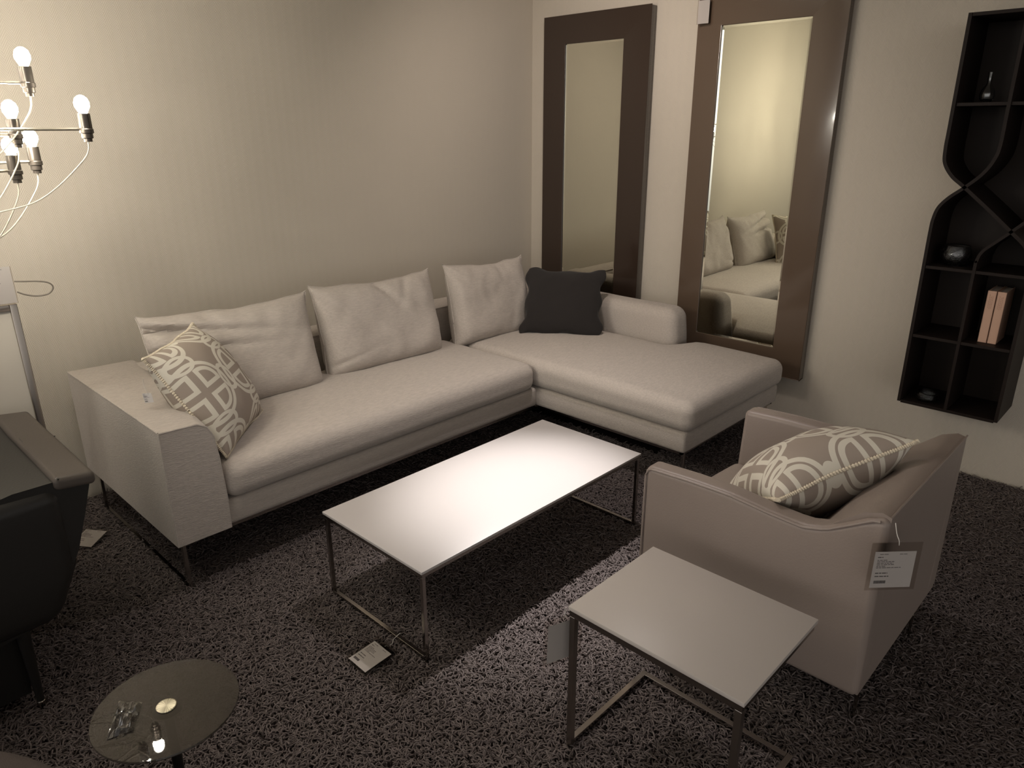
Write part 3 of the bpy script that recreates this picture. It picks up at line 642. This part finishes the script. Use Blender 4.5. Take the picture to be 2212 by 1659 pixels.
bm = bmesh.new(); prism(bm, [(-0.30, 0.03), (0.262, 0.03), (0.285, 0.27), (-0.30, 0.26)], 1, 2.29, 2.85, 0.012, 3); obj('plinth', bm, M['darkleather'], dc)
for (x, y) in ((0.275, 2.262), (0.275, 2.84), (-0.2, 2.28), (-0.2, 2.84)):
    bm = bmesh.new(); lathe(bm, [(0.010, 0.004), (0.019, 0.27)], 16, x, y); lg = obj('leg', bm, M['darkleather'], dc)
    bm = bmesh.new(); lathe(bm, [(0.0125, -0.014), (0.0125, 0.010), (0.0105, 0.012)], 16, x, y); obj('foot_cap', bm, M['chrome'], lg)

# ------------------------------------------------------------------ grey ribbed ottoman at the lower left corner
ot = thing('ottoman', 'round grey ribbed fabric ottoman in the lower left corner', 'ottoman', (-0.405, 1.30, 0))
bm = bmesh.new(); lathe(bm, [(0.56, 0.02), (0.60, 0.05), (0.62, 0.12), (0.624, 0.34), (0.615, 0.385), (0.585, 0.41), (0.40, 0.422), (0.02, 0.425)], 96); obj('cushion_body', bm, M['ottoman'], ot, ang=60)
bm = bmesh.new(); lathe(bm, [(0.50, -0.014), (0.50, 0.02)], 48); obj('plinth', bm, M['black_metal'], ot)

# ------------------------------------------------------------------ mirrors
def mirror(label, y0, y1, z0, z1, oy0, oy1, oz0, oz1, fm, dep=0.06):
    xf, xb = WX - dep, WX - 0.003
    root = thing('wall_mirror', label, 'mirror', ((xf + xb) / 2, (y0 + y1) / 2, z0))
    lx, ly = root.location.x, root.location.y; lz = z0
    bm = bmesh.new()
    O = [(y0, z0), (y1, z0), (y1, z1), (y0, z1)]; I = [(oy0, oz0), (oy1, oz0), (oy1, oz1), (oy0, oz1)]
    def q(x, p): return bm.verts.new((x - lx, p[0] - ly, p[1] - lz))
    fo = [q(xf, p) for p in O]; fi = [q(xf, p) for p in I]; bo = [q(xb, p) for p in O]; ri = [q(xf + 0.016, p) for p in I]; bi = [q(xb, p) for p in I]
    fs = []
    for i in range(4):
        j = (i + 1) % 4
        fs += [bm.faces.new((fo[i], fo[j], fi[j], fi[i])), bm.faces.new((fo[i], fo[j], bo[j], bo[i])), bm.faces.new((fi[i], fi[j], bi[j], bi[i])), bm.faces.new((bo[i], bo[j], bi[j], bi[i]))]
    bmesh.ops.delete(bm, geom=ri, context='VERTS')
    es = [e for e in bm.edges if len(e.link_faces) == 2 and e.calc_face_angle(0) > R(60)]
    bevel(bm, es, 0.004, 3)
    obj('frame', bm, fm, root)
    # mirror glass with bevelled border
    b = 0.011; gx = xf + 0.012; bm = bmesh.new()
    Oo = [bm.verts.new((gx - 0.0019 - lx, p[0] - ly, p[1] - lz)) for p in I]
    Ii = [bm.verts.new((gx - lx, y - ly, z - lz)) for y, z in ((oy0 + b, oz0 + b), (oy1 - b, oz0 + b), (oy1 - b, oz1 - b), (oy0 + b, oz1 - b))]
    Bb = [bm.verts.new((gx + 0.008 - lx, p[0] - ly, p[1] - lz)) for p in I]
    bm.faces.new(Ii); bm.faces.new(Bb)
    for i in range(4):
        j = (i + 1) % 4; bm.faces.new((Oo[i], Oo[j], Ii[j], Ii[i])); bm.faces.new((Oo[i], Oo[j], Bb[j], Bb[i]))
    obj('mirror_glass', bm, M['mirror'], root, False)
    return root
mirror('tall mirror in a very dark brown frame nearest the room corner', 2.655, 3.478, 0.28, 2.32, 2.845, 3.30, 0.45, 2.155, M['frame_dark'])
mirror('tall mirror in a lighter taupe brown frame reflecting the sofa', 1.525, 2.340, 0.29, 2.335, 1.70, 2.197, 0.452, 2.170, M['frame_taupe'])

# ------------------------------------------------------------------ bookcase on the right wall
bc = thing('bookcase', 'tall near black wall shelf with crossing curved side panels', 'bookcase', (3.70, 0.735, 0.39))
BX0, BX1 = 3.69, 3.984
def ribbon(name, path, th=0.014, x0=BX0, x1=BX1):
    P = smooth_path([(0, y, z) for y, z in path], 6); L, Rr = [], []
    for i, p in enumerate(P):
        a = P[max(0, i - 1)]; b = P[min(len(P) - 1, i + 1)]; t = (b - a).normalized(); nn = Vector((0, -t.z, t.y)) * th / 2
        L.append(p + nn); Rr.append(p - nn)
    pts = L + Rr[::-1]; bm = bmesh.new()
    n = len(L); F_ = {}
    for x in (x0, x1):
        F_[x] = ([bm.verts.new((x - 3.70, p.y - 0.735, p.z - 0.39)) for p in L], [bm.verts.new((x - 3.70, p.y - 0.735, p.z - 0.39)) for p in Rr])
    A0, B0 = F_[x0]; A1, B1 = F_[x1]
    for i in range(n - 1):
        bm.faces.new((A0[i], A0[i + 1], B0[i + 1], B0[i])); bm.faces.new((A1[i], B1[i], B1[i + 1], A1[i + 1]))
        bm.faces.new((A0[i], A1[i], A1[i + 1], A0[i + 1])); bm.faces.new((B0[i], B0[i + 1], B1[i + 1], B1[i]))
    bm.faces.new((A0[0], B0[0], B1[0], A1[0])); bm.faces.new((A0[-1], A1[-1], B1[-1], B0[-1]))
    return obj(name, bm, M['case'], bc, ang=40)
y0_, y1_, y2_ = 0.938, 0.736, 0.530
ribbon('side_panel', [(y0_, 2.09), (y0_, 1.85), (y0_, 1.64), (y0_, 1.56), (0.930, 1.500), (0.893, 1.446), (0.836, 1.401), (0.720, 1.306), (0.632, 1.230), (0.575, 1.180), (0.542, 1.13), (y2_, 1.07), (y2_, 0.95), (y2_, 0.7), (y2_, 0.39)])
ribbon('side_panel', [(y0_, 0.39), (y0_, 0.7), (y0_, 1.0), (y0_, 1.204), (0.935, 1.262), (0.922, 1.312), (0.888, 1.356), (0.836, 1.401), (0.782, 1.455), (0.750, 1.509), (y1_, 1.57), (y1_, 1.70), (y1_, 1.9), (y1_, 2.09)], 0.0135)
ribbon('divider_panel', [(y1_, 0.39), (y1_, 0.7), (y1_, 1.05), (0.734, 1.095), (0.720, 1.137), (0.679, 1.181), (0.632, 1.228), (0.580, 1.285), (0.545, 1.34), (y2_, 1.41), (y2_, 1.6), (y2_, 2.09)], 0.0125)
def board(name, ya, yb, z, x0=BX0 + 0.002, th=0.014, m='case'):
    bm = bmesh.new(); box(bm, x0 - 3.70, BX1 - 3.70, ya - 0.735, yb - 0.735, z - th - 0.39, z - 0.39, 0.001); return obj(name, bm, M[m], bc, False)
board('bottom_board', y2_ + 0.008, y0_ - 0.008, 0.398); board('top_board', y2_ + 0.008, y0_ - 0.008, 2.09)
board('shelf', y2_ + 0.008, y0_ - 0.008, 1.052, BX0 + 0.004); board('shelf', y2_ + 0.008, y0_ - 0.008, 0.728, BX0 + 0.004); board('shelf', y2_ + 0.008, y0_ - 0.008, 1.745, BX0 + 0.01)
# back panel following the outline
out = [(y2_, 0.392)] + [(y0_, 0.392)] + [(y0_, 1.204), (0.935, 1.262), (0.922, 1.312), (0.888, 1.356), (0.836, 1.401), (0.893, 1.446), (0.930, 1.500), (y0_, 1.56), (y0_, 2.085), (y2_, 2.085)]
bm = bmesh.new(); prism(bm, [(p[0] - 0.735, p[1] - 0.39) for p in out], 0, 3.976 - 3.70, 3.985 - 3.70); obj('back_panel', bm, M['case_back'], bc, False)

# things on the shelves
bm = bmesh.new(); lathe(bm, [(0.004, 0.0), (0.018, 0.001), (0.026, 0.012), (0.029, 0.030), (0.024, 0.050), (0.012, 0.066), (0.0075, 0.078), (0.009, 0.098), (0.0105, 0.118), (0.0095, 0.118), (0.0072, 0.098), (0.006, 0.078), (0.0105, 0.066), (0.022, 0.050), (0.0265, 0.030), (0.023, 0.013), (0.004, 0.006)], 32)
vz = tag(obj('glass_vase', bm, M['glass']), 'small clear glass vase with narrow neck on the top shelf', 'vase'); vz.location = (3.76, 0.836, 1.7455)
bm = bmesh.new(); lathe(bm, [(0.02, 0.0), (0.045, 0.004), (0.064, 0.03), (0.066, 0.055), (0.058, 0.082), (0.054, 0.090), (0.050, 0.088), (0.055, 0.078), (0.061, 0.055), (0.059, 0.032), (0.042, 0.010), (0.01, 0.006)], 40)
bw = tag(obj('glass_bowl', bm, M['glass_crackle']), 'round crackled glass bowl on the middle shelf of the bookcase', 'bowl'); bw.location = (3.78, 0.838, 1.0525)
bm = bmesh.new()
for v_, r_ in ((0, 0),): lathe(bm, [(0.015, 0.0), (0.038, 0.003), (0.054, 0.018), (0.056, 0.034), (0.050, 0.045), (0.044, 0.047), (0.050, 0.033), (0.048, 0.019), (0.034, 0.008), (0.005, 0.006)], 40)
for v in bm.verts: v.co.z += 0.004 * math.sin(3 * math.atan2(v.co.y, v.co.x)) * (v.co.z > 0.02)
ds = tag(obj('glass_dish', bm, M['glass_crackle']), 'low patterned glass dish on the bottom of the bookcase', 'dish'); ds.location = (3.755, 0.835, 0.3985)
for k, (yy, sz, lb) in enumerate(((0.660, 0.0, 'peach book on the bookcase shelf, the one further left'), (0.622, 0.0, 'peach book on the bookcase shelf, the one further right'))):
    root = thing('book', lb, 'book', (3.83, yy, 0.7285), 'pair of peach books on the bookcase')
    t, h, dd = 0.034, 0.235, 0.16
    bm = bmesh.new(); box(bm, -dd / 2, -dd / 2 + 0.004, -t / 2, t / 2, 0, h, 0.0015); box(bm, -dd / 2, dd / 2, -t / 2, -t / 2 + 0.003, 0, h, 0.001); box(bm, -dd / 2, dd / 2, t / 2 - 0.003, t / 2, 0, h, 0.001); obj('cover', bm, M['book'], root, False)
    bm = bmesh.new(); box(bm, -dd / 2 + 0.004, dd / 2 - 0.004, -t / 2 + 0.003, t / 2 - 0.003, 0.003, h - 0.004); obj('pages', bm, M['pages'], root, False)
    bm = bmesh.new()
    for c_ in (-0.006, 0.0, 0.006):
        z = 0.155 + 0.004 * abs(c_) * 100
        while z < 0.212:
            l_ = random.uniform(0.004, 0.009); box(bm, -dd / 2 - 0.0004, -dd / 2 + 0.0004, c_ - 0.0012, c_ + 0.0012, z, z + l_); z += l_ + 0.0025
    obj('spine_print', bm, M['booktext'], root, False)

# ------------------------------------------------------------------ metal framed panel at the left wall with its tag
fp = thing('framed_panel', 'tall pale panel in a polished metal frame standing behind the dark chair', 'panel', (0.308, 3.04, -0.018))
bm = bmesh.new()
for a in ((0.272, 0.296, 0.0, 0.0, 0.0, 1.083), (-0.296, -0.272, 0, 0, 0.0, 1.083)):
    box(bm, a[0], a[1], -0.012, 0.012, a[4], a[5], 0.003)
box(bm, -0.272, 0.272, -0.012, 0.012, 1.060, 1.083, 0.003); box(bm, -0.272, 0.272, -0.012, 0.012, 0.02, 0.044, 0.003)
obj('frame', bm, M['steel'], fp)
bm = bmesh.new(); box(bm, -0.272, 0.272, -0.002, 0.004, 0.044, 1.060); obj('panel_sheet', bm, M['panel'], fp, False)
tag_card('price_tag', 'white card in a clear holder on the metal frame, with a grey cord loop', face_mtx((0.548, 3.02, 1.136), (1, -0.12, 0)), 0.112, 0.128, hang=0.0, sleeve=0.003, cord='cord',
         cordpts=[(0.060, 0.002, 0.010), (0.085, 0.0, 0.007), (0.130, -0.002, 0.002), (0.162, -0.002, -0.008), (0.172, -0.002, -0.026), (0.155, -0.002, -0.046), (0.12, 0, -0.050), (0.086, 0, -0.041), (0.062, 0.002, -0.028)])

# ------------------------------------------------------------------ multi-arm lamp at the top left
ch = thing('chandelier', 'multi-armed chandelier with bare glowing bulbs and drooping cables', 'chandelier', (0.33, 2.50, 1.60))
bm = bmesh.new(); lathe(bm, [(0.011, -0.28), (0.011, 1.169)], 16); lathe(bm, [(0.03, -0.30), (0.035, -0.27), (0.03, -0.25)], 20); lathe(bm, [(0.02, 1.15), (0.06, 1.155), (0.06, 1.1695)], 24)
obj('stem', bm, M['brass'], ch)
def lamp_arm(bx, by, bz):
    """one arm ending below a bulb whose centre is (bx, by, bz)"""
    ez = bz - 0.062; c0 = Vector((0, 0, ez - 1.60)); e0 = Vector((bx - 0.33, by - 2.50, ez - 1.60)); dr = Vector((e0.x, e0.y, 0)).normalized()
    bm = bmesh.new(); tube(bm, [c0 + dr * 0.008, e0 - dr * 0.018], 0.004, 8); arm_ = obj('arm', bm, M['brass'], ch)
    bm = bmesh.new(); lathe(bm, [(0.0165, 0.042), (0.0165, 0.002), (0.0185, 0.0), (0.0185, -0.010), (0.015, -0.012), (0.015, -0.024), (0.011, -0.026), (0.011, -0.034)][::-1], 20, e0.x, e0.y, e0.z); obj('socket', bm, M['socket'], arm_)
    bm = bmesh.new(); lathe(bm, [(0.010, 0.042), (0.013, 0.048), (0.019, 0.060), (0.020, 0.070), (0.016, 0.082), (0.008, 0.089), (0.002, 0.091)], 16, e0.x, e0.y, e0.z); obj('bulb', bm, M['bulb'], arm_)
    s = e0 + Vector((0, 0, -0.034)); low = Vector((0, 0, -0.27)); L_ = Vector((e0.x, e0.y, 0)).length
    p1 = s + Vector((-dr.x * 0.05 * L_, -dr.y * 0.05 * L_, -0.05)); p2 = s - dr * L_ * 0.35 + Vector((0, 0, -0.155)); p3 = s - dr * L_ * 0.72 + Vector((0, 0, -0.20)) 
    p3.z = max(p3.z, -0.36)
    bm = bmesh.new(); tube(bm, smooth_path([s, p1, p2, p3, low], 8), 0.0022, 6); obj('cable', bm, M['cable'], arm_)
seen = [(0.742, 2.40, 1.712), (0.632, 2.45, 1.832), (0.645, 2.59, 1.622), (0.568, 2.50, 1.602), (0.583, 2.48, 1.698)]
for b_ in seen: lamp_arm(*b_)
for k in range(4):
    a = R(105 + 50 * k); lamp_arm(0.33 + 0.34 * math.cos(a), 2.50 + 0.34 * math.sin(a), 1.62 + 0.05 * (k % 2))
for k in range(4):
    a = R(80 + 62 * k); lamp_arm(0.33 + 0.40 * math.cos(a), 2.50 + 0.40 * math.sin(a), 1.74)
for k in range(3):
    a = R(110 + 90 * k); lamp_arm(0.33 + 0.26 * math.cos(a), 2.50 + 0.26 * math.sin(a), 1.87)

# ceiling spotlight body
sp_ = thing('ceiling_spotlight', 'small white ceiling spotlight above the coffee table', 'spotlight', (2.28, 1.98, 2.77))
bm = bmesh.new(); lathe(bm, [(0.045, -0.06), (0.045, -0.0005), (0.041, -0.0005), (0.041, -0.06)], 24, capb=False, capt=False); obj('housing', bm, M['ceiling'], sp_)
